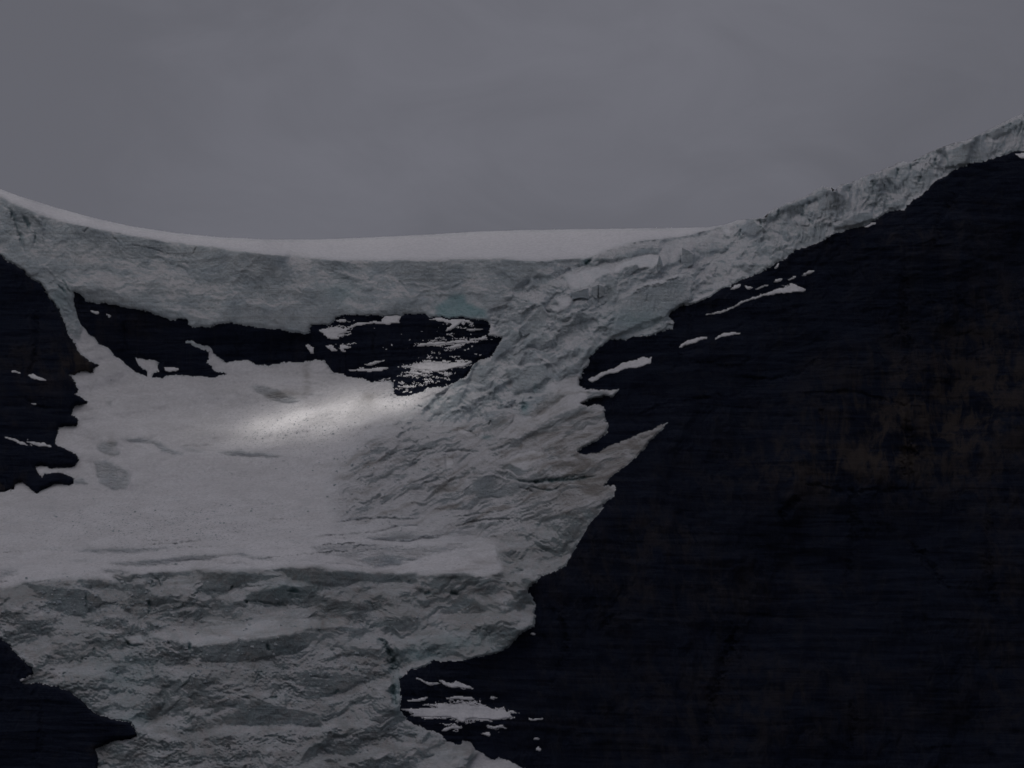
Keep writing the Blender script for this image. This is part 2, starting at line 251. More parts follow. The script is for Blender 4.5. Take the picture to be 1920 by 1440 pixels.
# ------------------------------------------------------------------ snow patches lying on the rock: (polygon, label)
c1 = lambda s: T(s, 0, 320, 1/3); c2 = lambda s: T(s, 500, 380, 1/3); c3 = lambda s: T(s, 1000, 320, 1/3)
c4 = lambda s: T(s, 1280, 180, 1/3); c5 = lambda s: T(s, 0, 760, 1/3); c6 = lambda s: T(s, 560, 740, .375)
c7 = lambda s: T(s, 0, 960, 1/3); c8 = lambda s: T(s, 560, 960, 1/3)
z1 = lambda s: T(s, 900, 440, 1/4.8); z2 = lambda s: T(s, 700, 640, 1/4.8); z3 = lambda s: T(s, 0, 1060, 1/4.8); z4 = lambda s: T(s, 380, 1060, 1/4.8)
PATCH = [
 (c3('905,805 1000,800 1080,780 1150,745 1220,715 1300,690 1380,660 1440,645 1450,630 1480,645 1530,665 1525,680 1450,683 1370,690 1280,705 1200,735 1110,775 1060,800 1000,808'), 'longest curved snow strip lying on the upper ledge of the right rock wall'),
 (c3('800,995 850,960 920,935 970,930 975,945 930,955 880,975 830,990'), 'narrow slanting snow strip on the second ledge, left of the small humped patch'),
 (c3('1010,945 1060,915 1100,905 1180,912 1100,925 1050,935'), 'small humped snow patch at the right end of the second ledge'),
 (c3('300,1170 350,1150 420,1120 500,1080 580,1060 615,1040 640,1055 665,1045 655,1080 600,1100 540,1110 470,1130 400,1150 320,1190'), 'broad slanting snow patch on the blunt rock nose beside the icefall'),
 (c3('550,935 600,915 640,905 685,908 660,925 600,930'), 'small flat snow patch just under the snowy foot of the ice band'),
 (c3('470,950 500,938 525,938 500,950'), 'tiny snow patch on the crest of the rock nose under the icefall'),
 (c3('1100,660 1130,640 1165,635 1150,655 1110,668'), 'snow patch against the ice edge, left of its pointed neighbour'),
 (c3('1175,630 1200,650 1245,655 1210,668 1190,655'), 'pointed snow patch against the ice edge above the longest strip'),
 (c3('1250,665 1300,640 1330,640 1290,660 1240,675'), 'thin snow streak between the ice edge and the longest strip'),
 (c3('1345,625 1370,605 1400,605 1390,620 1350,630'), 'small snow spot directly above the middle of the longest strip'),
 (c3('1420,615 1475,592 1470,605 1430,618'), 'thin snow sliver above the right end of the longest strip'),
 (c3('1510,590 1540,565 1575,555 1570,568 1530,590'), 'highest and farthest right snow spot above the longest strip'),
 (c3('1350,550 1380,515 1378,535 1365,555'), 'small upright snow spot tucked into a notch under the ice band'),
 (c4('1870,325 1900,318 1960,310 1960,345 1890,345'), 'snow patch on the summit rock at the right edge, lower of two'),
 (c4('1870,296 1920,284 1960,280 1960,305 1900,306'), 'snow patch on the summit rock at the right edge, upper of two'),
 (c4('1220,725 1250,702 1252,706 1235,722'), 'lone thin snow sliver on dark rock below the serac band'),
 (c4('1015,735 1050,715 1090,700 1085,712 1040,735'), 'small snow patch touching the serac band above the lone sliver'),
 (c7('110,940 150,920 195,915 200,935 170,955 120,948'), 'snow clump on the crest of the lower left rock beside the ice'),
 (c1('150,1145 180,1135 240,1165 270,1185 230,1180 180,1165'), 'snow streak across the middle of the left rock buttress'),
 (c1('50,1118 80,1120 125,1140 100,1140'), 'thin snow streak left of the main streak on the left buttress'),
 (c1('155,1304 190,1307 215,1320 180,1314'), 'short thin snow line low on the left rock buttress'),
 (c5('10,178 60,180 130,210 170,230 110,218 60,190'), 'long thin snow ledge above the lowest prow of the left buttress'),
 (c5('130,200 240,205 300,235 220,228'), 'snow ledge reaching the right edge of the left buttress above its lowest prow'),
 (c8('780,940 830,955 870,960 890,945 920,965 970,985 980,995 920,990 860,985 800,965'), 'uppermost snow streak on the rock beside the lower icefall'),
 (c8('800,1045 900,1035 970,1035 990,1055 900,1055'), 'flat snow streak just above the large ragged patch'),
 (c8('570,1105 700,1100 780,1098 780,1070 840,1090 930,1070 990,1095 1020,1080 1100,1110 1160,1110 1190,1140 1200,1155 1130,1160 1050,1165 970,1160 920,1185 850,1150 700,1150 620,1150 650,1130 600,1115'), 'large ragged snow patch on the rock ledges beside the lower icefall'),
 (c8('600,1060 680,1050 740,1035 705,1058 640,1068'), 'thin curved snow line beside the lower icefall edge'),
 (c8('640,920 700,950 760,955 800,965 740,972 670,945'), 'thin snow line slanting down from the hanging ice overhang'),
 (c8('1285,1155 1340,1160 1400,1155 1360,1170 1310,1172'), 'lone flat snow streak on bare rock right of the large ragged patch'),
 (c8('1060,1205 1130,1195 1190,1220 1140,1212 1090,1215'), 'small arched snow streak below the large ragged patch'),
 (c8('1015,1245 1070,1235 1080,1265 1050,1258'), 'tiny snow scrap below the small arched streak'),
 (c8('1317,1272 1325,1264 1340,1265 1350,1272 1342,1280 1325,1280'), 'small round snow spot on bare dark rock, upper of two'),
 (c8('1335,1328 1345,1320 1358,1325 1363,1335 1356,1345 1342,1340'), 'small round snow spot on bare dark rock, lower of two'),
 (c8('1290,680 1320,674 1338,680 1335,686 1305,685'), 'tiny snow streak on the rock right of the hanging ice corner'),
 (c8('790,1238 830,1205 890,1200 930,1210 860,1217'), 'faint snow arc on the rock between icefall and small arched streak'),
 (c2('290,715 340,700 380,695 440,710 440,730 400,745 410,770 340,765 330,740'), 'ragged snow patch near the left end of the right half of the headwall'),
 (c2('330,800 370,800 400,830 380,835 340,815'), 'small snow patch below the ragged patch on the headwall'),
 (c2('415,800 440,797 480,810 455,818 425,820 460,845 425,838 410,820'), 'forked snow scrap right of the small patch on the headwall'),
 (c2('380,660 440,655 450,668 400,672'), 'small snow spot under the top left lip of the headwall'),
 (c2('445,695 520,675 640,665 660,635 755,630 740,665 765,672 690,680 600,680 520,690 460,705'), 'snow streak joining the hanging ice through a gap in the headwall top'),
 (c2('835,810 860,790 930,780 1000,785 1080,770 1110,775 1190,765 1100,790 1040,790 940,795 880,805'), 'long snow ledge in the middle of the right half of the headwall'),
 (c2('770,922 850,905 920,895 990,900 1010,905 1080,895 1170,900 1100,920 1020,935 960,950 900,940 830,935'), 'widest snow ledge low on the right half of the headwall'),
 (c2('800,960 840,948 870,955 885,970 850,968'), 'curved snow cap on the lowest knob of the headwall'),
 (c2('735,1025 790,1028 800,1037 740,1037'), 'small snow streak at the very foot of the headwall'),
 (c2('440,940 520,933 620,928 700,925 640,945 540,947'), 'thin snow ledge at the left foot of the headwall right half'),
 (c2('520,912 600,890 690,885 600,908'), 'thin snow ledge just above the left foot ledge of the headwall'),
 (c2('900,655 960,645 1060,655 1130,660 1170,680 1100,670 1080,690 1040,710 1000,725 1010,705 1050,680 1000,668'), 'branching snow patch under the hanging ice at the headwall top'),
 (c2('1110,712 1160,703 1240,706 1160,722'), 'thin snow ledge at the upper right end of the headwall'),
 (c2('1150,770 1230,745 1240,765 1200,775'), 'snow wedge at the right end of the headwall beside the icefall'),
 (c2('1010,815 1060,795 1110,800 1040,822'), 'small snow streak under the long middle ledge of the headwall'),
 (c2('215,770 235,800 262,810 258,850 245,850 225,810'), 'upright snow ribbon in the cleft splitting the headwall'),
 (c1('500,788 530,787 565,800 540,810'), 'small snow spot on the upper left shoulder of the headwall, left of two'),
 (c1('590,800 625,815 612,828'), 'small snow spot on the upper left shoulder of the headwall, right of two'),
 (c1('920,1110 960,1098 1010,1113 985,1130 925,1127'), 'snow island inside the lowest left tip of the headwall'),
]
pm = []
rag = fbm(17, 3.0, octv=4, seed=20, ang=-6, gain=.75)
def main_piece(m):
    """split a mask into its largest connected piece and the loose scraps"""
    js, is_ = np.nonzero(m)
    if len(js) == 0: return m, m
    j0, j1, i0, i1 = js.min(), js.max()+1, is_.min(), is_.max()+1; c = m[j0:j1, i0:i1].copy(); left = c.copy(); best = None
    while left.any() and (best is None or left.sum() > best.sum()):
        g = np.zeros_like(c); k = np.argwhere(left)[0]; g[k[0], k[1]] = True
        while True:
            h = g.copy(); h[1:] |= g[:-1]; h[:-1] |= g[1:]; h[:, 1:] |= g[:, :-1]; h[:, :-1] |= g[:, 1:]; h &= c
            if (h == g).all(): break
            g = h
        left &= ~g
        if best is None or g.sum() > best.sum(): best = g
    o = np.zeros_like(m); o[j0:j1, i0:i1] = best; return o, m & ~o
for poly, lab in PATCH: pm.append((fftblur(pip(poly, .7), 1.9, .9) + .42*rag > .46) & rock & (fftblur(pip(poly, .7), 5, 3) > .04))
allp = np.zeros(X.shape, bool); scraps = allp.copy()
for k_ in range(len(pm)):
    pm[k_], sc_ = main_piece(pm[k_]); scraps |= sc_; allp |= pm[k_]
scraps &= ~allp
# snow dusting on the narrow ledges, too fine to count
led = fbm(42, 4.2, octv=4, seed=21, gain=.65, wx=WX*3, wy=WY*1.5)
zone = np.zeros(X.shape)
def blob(cx, cy, rx, ry): return np.exp(-((X-cx)/rx)**2-((Y-cy)/ry)**2)
zone += .9*blob(830, 655, 150, 70) + .75*blob(780, 720, 90, 30) + .6*blob(640, 620, 40, 50) + .55*blob(215, 590, 50, 30)
zone += .8*blob(850, 1330, 90, 55) + .5*blob(960, 1340, 60, 40) + .45*blob(1420, 530, 90, 30) + .35*blob(60, 830, 60, 20) + .3*blob(1130, 720, 60, 14)
zone += .5*fftblur(allp, 16, 5)*3
dust = ((led*.9 + zone*.62 > .78) & rock & ~allp & (head | (zone > .2))) | scraps
# ------------------------------------------------------------------ terraces: flat (snowy shelf) and steep (ice face) areas
SHELF = [(c7('830,690 900,660 1000,640 1100,650 1250,630 1400,620 1600,590 1800,600 1920,590 1960,640 1800,655 1700,668 1640,690 1500,710 1350,730 1200,745 1100,755 1000,730 900,715'), 2.0),
 (c7('1290,455 1340,432 1400,415 1500,405 1610,398 1600,410 1500,418 1400,435 1300,460'), 2.5), (c7('0,400 60,398 120,405 60,428 0,432'), 2.2),
 (c7('190,398 300,400 430,382 420,405 330,408 220,404'), 2.4), (c7('920,475 1000,490 1060,515 1000,508 940,492'), 1.6),
 (z3('280,430 380,410 440,490 360,470'), 2.2), (z3('800,540 900,560 1030,600 1020,620 880,590'), 2.2), (z3('640,560 760,590 740,610 680,590'), 1.8),
 (z3('880,380 960,330 1080,360 1120,420 960,440 860,420'), 1.4), (z3('1120,640 1260,620 1300,680 1260,710 1180,690'), 2.0),
 (z4('0,480 120,480 300,510 200,520 0,500'), 2), (z4('1080,490 1180,470 1260,460 1250,520 1180,510'), 2), (z4('1250,530 1400,540 1480,530 1470,545 1390,565 1260,548'), 2.4),
 (z4('1310,190 1400,170 1420,185 1340,200'), 2), (z4('1560,150 1700,160 1760,180 1860,165 1760,190 1660,175'), 2.0),
 (z4('600,820 800,830 1000,820 1300,830 1500,820 1650,860 1640,930 1400,900 1000,930 800,990 700,1000 820,1090 960,1190 700,1180 400,1150 100,1000 60,900 300,880'), 1.15),
 (z4('1000,1190 1300,1160 1640,1160 1700,1250 1740,1400 1300,1400 700,1300 640,1220'), 1.0),
 (z1('735,360 880,340 920,310 1060,290 1200,330 1130,360 1000,440 960,480 860,500 800,480 770,420'), 2.6), (z1('1240,260 1400,200 1500,170 1620,190 1590,260 1560,300 1430,300 1400,270 1300,310 1250,345 1180,350'), 2.6),
 (z1('730,320 850,280 880,290 800,310'), 2.2), (z1('680,580 800,540 830,600 800,650 690,700 640,650 720,640'), 2.0), (z1('960,470 1000,470 1000,560 985,570'), 2.0), (z1('1290,560 1450,480 1600,440 1760,390 1920,330 1920,310 1700,380 1480,440 1300,530'), 1.8),
 (z1('440,860 560,760 620,720 700,760 540,880 300,1080 0,1260 0,1180 200,1080'), 1.2), (z1('600,1350 760,1290 890,1270 900,1380 1040,1400 1200,1385 900,1440 560,1440'), 1.7),
 (z2('1260,640 1340,650 1450,670 1700,500 1850,390 1920,450 1920,560 1600,690 1300,860 1100,860 1240,740'), 1.7), (z2('1180,1070 1300,1010 1450,970 1560,1000 1480,1080 1360,1160 1280,1130'), 2.4), (z2('640,1020 720,1050 730,1110 640,1160 650,1090'), 2.4),
 (z2('760,770 850,800 920,860 860,870 760,830'), 1.8), (z2('940,860 960,790 1000,800 1000,850'), 1.8),
 (c6('1000,560 1100,480 1200,500 1500,440 1560,460 1540,500 1300,560 1100,560'), 1.35),
 (c8('650,340 700,260 800,210 900,220 980,280 1080,340 960,350 850,330 760,345'), 2.0),
 (c1('280,400 450,400 600,490 800,505 900,480 1000,520 1100,610 1250,690 1460,680 1500,740 1300,800 1150,830 1000,790 850,715 700,700 550,650 400,600 300,520'), 1.1),
 (c1('1420,560 1600,520 1800,560 1850,620 1700,700 1500,660'), 1.0), (c2('120,250 330,330 420,400 600,440 560,520 400,520 250,470 100,430'), .95), (c2('700,400 760,440 900,480 1060,480 1160,400 1220,380 1240,480 1050,510 950,540 800,560 620,610 420,610 600,520'), .95),
 (c4('220,750 275,742 270,795 240,792'), 2.4), (c4('0,1000 200,880 420,760 445,790 300,905 100,1005'), 1.35), (c4('820,730 900,680 960,650 1050,630 1000,655 860,705'), 1.7), (c4('500,800 700,700 860,620 960,560 1100,540 1000,620 800,720 600,840 500,880'), 1.1)]
FACE = [(c4('490,650 560,615 700,560 800,515 832,540 760,580 640,620 560,650 500,690'), .3), (c4('840,725 960,665 1050,640 1072,690 950,735 860,750'), .3), (c4('1160,605 1200,575 1262,575 1240,625 1170,635'), .3), (c4('1150,400 1270,380 1270,450 1210,520 1150,470'), .3), (c4('1480,300 1640,240 1600,380 1480,400'), .35), (c4('1700,205 1900,112 1920,150 1750,240'), .35),
 (c4('290,720 400,700 460,740 400,795 340,765'), .3), (c4('60,830 150,790 260,830 262,862 170,872 100,890'), .35), (c4('0,850 60,870 105,900 40,935 0,930'), .3), (z1('1145,340 1190,350 1240,420 1210,540 1140,450'), .3), (z1('110,1080 150,1000 330,850 370,930 230,1060 130,1140'), .35), (z1('0,1170 100,1090 120,1180 40,1280 0,1290'), .35),
 (z1('350,860 450,745 550,625 605,700 572,830 380,912'), .25), (c2('350,370 450,400 560,460 600,470 500,440 400,420'), .3), (c2('720,330 900,340 1200,330 1200,370 1060,470 900,470 760,440 720,400'), .3), (c1('1480,480 1580,520 1560,600 1450,620'), .35), (c1('450,330 700,400 1000,450 1080,480 900,470 700,460 500,400'), .3), (c1('420,690 600,760 850,800 1000,830 1000,790 800,740 600,680'), .35), (c1('1300,740 1500,780 1700,780 1900,740 1900,850 1740,900 1500,870 1250,850'), .4),
 (c7('400,215 500,205 700,198 900,198 1000,208 850,218 750,232 600,232 450,225'), .45), (c7('600,285 750,270 900,262 1050,240 1180,235 1300,240 1180,262 1000,280 850,300 700,305'), .4),
 (c7('1200,228 1350,230 1500,252 1580,272 1400,258'), .5), (c7('550,325 650,315 770,330 650,345'), .4), (c7('0,310 50,310 110,330 80,350 0,380'), .4), (c7('370,268 480,265 580,278 480,280'), .5),
 (c8('340,130 500,115 700,110 850,80 1000,70 870,110 750,150 600,165 400,155'), .6), (c8('60,190 300,165 600,190 900,180 1000,190 850,220 700,250 600,290 500,300 400,300 330,275 200,240 100,220'), 1.15),
 (c8('340,260 470,235 590,260 560,300 420,300'), .45), (c8('600,350 850,362 900,335 1000,360 850,372'), .2),
 (c5('650,185 800,180 900,205 950,240 1050,280 980,282 900,262 860,215 740,205'), .55), (c5('1200,262 1350,250 1450,258 1620,287 1500,290 1300,280'), .6), (c5('1000,236 1060,236 1170,258 1080,262'), .5),
 (c5('540,250 570,200 650,200 680,285 620,285'), .45), (c5('540,310 600,300 700,350 740,390 710,470 640,478 560,440 540,380'), .45), (c5('410,420 470,412 510,435 430,445'), .5),
 (c1('1400,1210 1500,1215 1600,1255 1690,1285 1640,1308 1540,1290 1450,1250'), .5), (c1('590,1300 630,1290 640,1310 600,1318'), .7),
 (z2('560,600 700,520 850,390 770,560 640,640 480,690'), .35), (z2('350,680 420,600 560,510 480,600 420,690'), .6), (z2('780,350 880,230 940,180 900,250 840,370'), .5), (z2('180,730 230,700 350,730 340,760 200,770'), .4), (z2('370,740 420,710 500,740 470,780 380,790'), .4), (z2('180,900 260,800 340,850 350,900 200,920'), .45), (z2('0,890 60,880 130,960 100,1010 0,1010'), .5),
 (z2('1080,1090 1200,1090 1330,1160 1240,1190 1120,1160'), .6), (z2('880,1260 1000,1230 1150,1260 1100,1400 960,1420 880,1370'), .7), (z2('180,1190 280,1170 340,1200 250,1270 160,1260'), .7), (z2('1200,250 1400,210 1550,200 1570,330 1440,420 1380,450 1260,480 1250,380'), .4), (z2('1000,620 1180,590 1250,640 1240,720 1100,770 1010,700'), .6), (z2('1310,600 1340,540 1500,480 1620,440 1680,520 1560,600 1440,665 1320,650'), .35),
 (z1('1280,560 1480,470 1760,400 1920,350 1920,560 1660,740 1480,800 1300,880 1180,920'), .35), (z1('740,1230 860,1160 960,1020 1000,1000 960,1100 860,1260'), .3), (z1('1000,215 1200,130 1400,80 1620,60 1620,170 1400,190 1200,230 1080,230'), .35), (z1('400,230 560,260 760,220 960,210 950,270 760,290 600,380 480,330'), .4),
 (z3('250,150 480,180 660,200 800,210 900,290 880,360 800,400 760,460 600,440 480,340 330,250'), .32), (z3('700,110 850,120 960,150 1060,170 860,200 760,190'), .35), (z3('1180,190 1270,190 1340,280 1340,460 1200,480 1140,400 1170,300'), .35), (z4('0,60 300,50 700,80 600,130 400,170 200,230 0,230'), .3), (z4('700,20 1000,20 1300,60 1920,70 1920,150 1750,155 1560,150 1400,120 1300,180 1000,160 800,130'), .3),
 (z4('390,260 740,170 870,190 860,240 780,250 770,340 560,370 380,340'), .3), (z4('0,740 200,690 600,650 900,600 1040,600 960,720 800,800 560,830 300,870 0,860'), .32), (z4('800,1000 1000,950 1300,960 1500,990 1400,1060 1200,1160 960,1180 860,1110'), .4), (z4('1250,550 1480,550 1460,660 1300,670'), .35), (z4('1220,710 1400,720 1560,800 1280,800'), .5), (z4('260,1340 340,1220 520,1200 680,1260 1000,1320 1100,1440 200,1440'), .45)]
RIDGE = [  # crests standing out: line, width px, height m
 (z2('1460,130 1300,300 1100,420 800,600 560,690'), 5, 3), (z2('1060,130 860,240 740,350 560,480 350,690'), 4, 4), (z1('550,900 400,1000 200,1160 0,1260'), 5, 3), (z1('480,1080 640,1180 720,1260'), 3, 2.5), (z1('1290,560 1480,470 1760,390 1920,340'), 4, 4),
 (z2('700,1150 900,1080 1100,960 1300,860'), 4, 2.2), (z2('300,1400 700,1220 940,1080 1100,1010 1300,900 1500,780 1900,600'), 6, 2.6), (z2('1060,1080 1120,1160 1240,1190 1300,1240'), 3, 2), (z2('880,1260 960,1220 1080,1210 1280,1250'), 3, 2),
 (z2('180,900 260,800 350,760'), 3, 3), (z2('200,740 280,710 350,730'), 2.5, 2.5), (z1('860,1020 760,1200 720,1260'), 3, 3), (z1('960,590 880,700 800,800 600,860'), 5, 2.5),
 (c3('500,700 600,660 700,620 840,590 1000,540'), 4, 3), (c3('1040,640 1120,520 1240,380'), 4, 3.5), (c3('880,590 960,540 1100,420'), 4, 3), (c3('700,620 760,480 720,400'), 3, 2.5), (c3('1180,600 1260,440 1330,230'), 4, 3),
 (c1('240,520 330,620 380,650 420,700'), 2.5, 2.5), (c1('170,220 230,300 250,420'), 2.5, 3), (c2('340,330 420,400 560,440'), 3, 1.6), (c2('700,400 780,450 960,480 1080,460 1170,390'), 3, 2.2), (c1('700,560 880,480 1000,500 1100,590'), 6, 2.5), (c1('1300,640 1440,480 1480,460'), 4, 2),
 (z4('760,1040 860,1120 960,1190'), 4, 3), (z3('1480,280 1640,320 1900,370'), 2.5, 2), (z4('240,240 400,180 740,160'), 3, 3), (z3('960,70 1100,140 1220,180'), 2.5, 2), (z3('180,300 240,420 300,440'), 3, 2.5), (z4('1400,850 1640,900 1700,1050'), 6, 3), (z4('0,1060 260,1140 440,1190 700,1180'), 4, 3)]
CREV = [  # line, width px, depth m
 (c5('1420,640 1500,645 1600,640 1730,643'), 1.8, 2.2), (c5('1180,728 1260,718 1330,716 1430,703'), 1.8, 2.2), (c5('1160,668 1300,650 1400,645'), 1.3, 1.2),
 (c5('0,680 60,715 110,742 250,765 450,768 650,768'), 1.4, 1.5), (c5('660,782 900,786 1000,775 1150,762 1260,752'), 1.5, 1.6), (c5('950,803 1080,802 1200,798 1330,802'), 1.8, 2.5), (c5('130,820 260,818 420,822'), 1.5, 1.6), (c5('240,802 300,805 350,806'), 2.2, 2.0),
 (c5('1010,230 1130,230 1240,228'), 1.4, 1.5), (c5('1040,305 1130,303'), 1.4, 1.4), (c5('320,560 380,566 410,558'), 2.2, 1.8), (c5('410,545 480,535 540,528'), 1.6, 1.2), (c5('690,138 770,125 850,118'), 1.2, .9), (c5('80,674 220,678'), 1.2, .9),
 (c6('110,645 250,632 400,618 500,622 630,622'), 2.0, 2.5), (c6('0,745 60,742 100,712 250,700 380,690 500,660 640,655'), 2.0, 2.6), (c6('0,690 80,670 150,650'), 1.6, 1.6), (c6('340,725 450,730 550,735 650,718 750,715'), 2.0, 2.4), (c6('650,605 800,612 950,590 1050,580'), 1.6, 1.8), (c6('770,665 850,640 950,625 1080,620'), 1.8, 2.4), (c6('640,575 760,578 860,570'), 1.3, 1.2), (c6('1080,430 1200,440 1320,430 1520,408'), 2.6, 4.5), (c6('1130,455 1260,480 1310,465'), 2, 3),
 (c6('0,830 120,845 260,850 320,862 400,875'), 1.6, 2), (c7('850,375 890,378 900,430'), 1.6, 2.5), (c7('860,380 845,430'), 1.8, 3), (c7('1150,300 1200,292 1330,290 1400,300 1480,325'), 2.0, 2.5), (c7('880,305 1000,300 1150,302'), 1.5, 1.6),
 (z1('940,290 965,250 1000,215'), 3, 6), (z1('500,190 640,190 780,178 920,168'), 1.3, 1.6), (z1('850,145 1000,128'), 1.1, 1), (c1('1180,413 1300,425 1500,432 1650,435'), 1.2, 1.4), (c1('500,250 620,275 720,290 860,325 1000,350 1180,378'), 1.0, .8),
 (c1('470,350 500,320'), 1.3, 2), (c1('1080,470 1110,430'), 1.3, 2), (c1('620,355 680,420'), 1.0, 1.2), (c1('680,415 820,430 940,465 1080,472'), .9, 1), (c1('0,190 60,215 90,290 110,370 140,460'), 3.2, 5), (c1('120,250 160,300 170,350'), 2.6, 4), (c1('200,330 190,420'), 2, 3), (c1('320,640 380,700'), 2, 3), (c1('340,600 400,690'), 1.6, 3),
 (z1('1505,520 1490,620'), 1.2, 2), (z1('1900,540 1920,480'), 2, 4), (c4('540,630 545,660 515,690'), 2.2, 5), (c4('680,640 670,690'), 2.2, 5), (c4('930,510 935,540'), 3, 6), (c4('1075,470 1070,520'), 4, 7), (c4('1215,400 1205,470'), 2, 4), (c4('1425,345 1420,395'), 2, 4), (c4('1340,450 1330,490'), 2.5, 4), (c4('700,690 740,730'), 1.8, 3), (c4('1480,340 1490,400'), 1.6, 3), (c4('1275,370 1285,420'), 1.6, 3), (c4('440,690 440,750'), 2, 4), (c4('330,740 320,800'), 1.6, 3), (c4('1850,150 1845,175'), 1.6, 3), (c4('1800,170 1802,185'), 1.6, 3), (c4('1630,260 1600,380'), 1.4, 2),
 (z2('1340,640 1350,540'), 4, 5), (z2('1240,590 1030,620'), 1.5, 2), (z2('860,800 930,860'), 1.4, 2), (z2('620,1010 760,980 940,1000'), 2, 2.5), (z2('1040,770 1060,700'), 1.6, 2.5), (z2('480,850 500,890'), 1.6, 2.5), (z2('1200,1230 1400,1270 1600,1250 1900,1200'), 2.4, 3.5), (z2('1440,1380 1400,1330 1300,1310'), 2, 2.5), (z2('430,1300 500,1260'), 1.5, 1.5), (z2('250,1000 400,990 520,960'), 1, 1),
 (c8('320,870 330,900'), 3, 3), (c8('845,455 900,460'), 3.5, 6), (c8('700,470 740,450'), 1.8, 3), (z4('580,700 590,780'), 2.2, 4), (z4('385,310 392,345'), 2.2, 5), (z4('400,320 560,340 660,350 760,320'), 1.6, 3), (z4('750,230 880,240'), 2.4, 5), (z4('250,190 270,200'), 3.5, 5), (z4('1560,640 1640,720 1690,800 1720,920 1700,1050'), 5, 9), (z4('1700,1060 1720,1180 1740,1280'), 4, 7), (z3('1700,680 1710,780'), 2, 4), (z3('1500,690 1540,710'), 3, 4), (z3('770,250 775,400'), 2, 3), (z3('575,950 578,1080'), 1.6, 3), (z3('850,740 850,800'), 2, 3), (z3('1340,290 1345,460'), 2, 3), (z3('1120,670 1180,720 1280,720'), 2.4, 5), (z4('960,1000 1170,1020'), 1.5, 1.5), (z4('1160,1165 1240,1120'), 2, 3), (z4('600,1190 680,1200'), 3, 4),
]
q = np.choose(cls, [1.75, 1.25, .95, .62, .95, 5.2, .30, .45, .52, .50]).astype(float)
q = np.where(sky_m, 5.2, q)
# the glacier flattens towards its lower lip; the tongue under the left cliff is steep
q = np.where((cls == 0), np.interp(Y, [640, 720, 800, 950, 1060, 1090], [1.2, 1.5, 1.9, 2.6, 2.9, 2.2]), q)
q = np.where((cls == 0) & (X > 770) & (Y > 1350), 1.2, q)
und = fbm(95, 60, octv=4, seed=31, wx=WX*2, wy=WY*2)
q = q*np.where(np.isin(cls, (2, 3, 4)), np.exp(und*.7), np.where(np.isin(cls, (1,)), np.exp(und*.7), np.where(rock, np.exp(fbm(170, 20, octv=4, seed=32, wx=WX*.7, wy=WY*.5)*.3), 1)))
st = lambda n_, k, a: np.exp(a*np.tanh(k*n_))
q = np.where(cls == 2, q*st(fbm(120, 30, 6, 80, -4, .55, wx=WX*3, wy=WY*3), 3.4, 1.15), q)
q = np.where(cls == 4, q*st(fbm(80, 30, 6, 81, -40, .58, wx=WX*3, wy=WY*3), 3.4, 1.05), q)
q = np.where(cls == 1, q*st(fbm(110, 24, 6, 82, -26, .58, wx=WX*3, wy=WY*3), 3.0, .7), q)
q = np.where(cls == 0, q*st(fbm(150, 24, 5, 91, -4, .6, wx=WX*3, wy=WY*2), 2.2, .5), q)
q = np.where(cls == 3, q*st(fbm(110, 44, 5, 83, 8, .55, wx=WX*3, wy=WY*3), 3.0, .35), q)
lipd = Y-lip_y[None]; band = smooth(2, 6, lipd)*(1-smooth(16, 30+10*fbm(80, octv=2, seed=33), lipd))*(cls == 3)*smooth(60, 200, X)*.75
q = q*(1-band)+.28*band
calm = band*.5; facem = band*.6
for poly, v in SHELF:
    m_ = fftblur(pip(poly, 1.0), 2.2)*(1-rock); q = q*(1-m_) + v*m_
    if v >= 1.7: calm = np.maximum(calm, m_*.75)
for poly, v in FACE:
    m_ = fftblur(pip(poly, .8), 1.8)*(1-rock); q = q*(1-m_) + v*m_; calm = np.maximum(calm, m_*np.where(cls == 4, .85, .62)); facem = np.maximum(facem, m_)
q = np.where(allp, np.maximum(q, 1.3), q); q = np.where(dust, np.maximum(q, 1.1), q)
soft_q = fftblur(q, 16); icy = fftblur(rock | sky_m | plateau, 5); edge_s = np.zeros(X.shape)
for a_ in (1, 4): edge_s = np.maximum(edge_s, 4*(lambda z: z*(1-z))(fftblur(cls == a_, 14)))
edge_s *= np.clip(1-icy*6, 0, 1); q = q*(1-edge_s)+soft_q*edge_s
q = fftblur(q, 1.1)
P = np.zeros(X.shape)
# left flank faces right, right wall faces left
P = P + np.where(cls == 8, -.10, 0) + np.where(cls == 7, .35, 0)
P = fftblur(P, 6)
MPP = 2*450/1920.*STEP
WGT = .22
def solve(q, p):
    Qf = np.zeros_like(q); Qf[:-1] = -.5*(q[:-1]+q[1:])*MPP
    Pf = np.zeros_like(q); Pf[:, :-1] = p[:, :-1]*MPP
    rhs = Qf.copy(); rhs[1:] -= Qf[:-1]; pr = Pf.copy(); pr[:, 1:] -= Pf[:, :-1]; rhs += WGT*pr
    e = np.concatenate([rhs, rhs[::-1]], 0); e = np.concatenate([e, e[:, ::-1]], 1)
    F = np.fft.rfft2(e); ky = np.arange(e.shape[0])[:, None]; kx = np.arange(F.shape[1])[None]
    lam = (2*np.cos(2*np.pi*ky/e.shape[0])-2) + WGT*(2*np.cos(2*np.pi*kx/e.shape[1])-2); lam[0, 0] = 1
    F /= lam; F[0, 0] = 0
    return np.fft.irfft2(F, e.shape)[:NY, :NX]
H = solve(q, P); H -= H[int((900-GY[0])/STEP), int((500-GX[0])/STEP)]
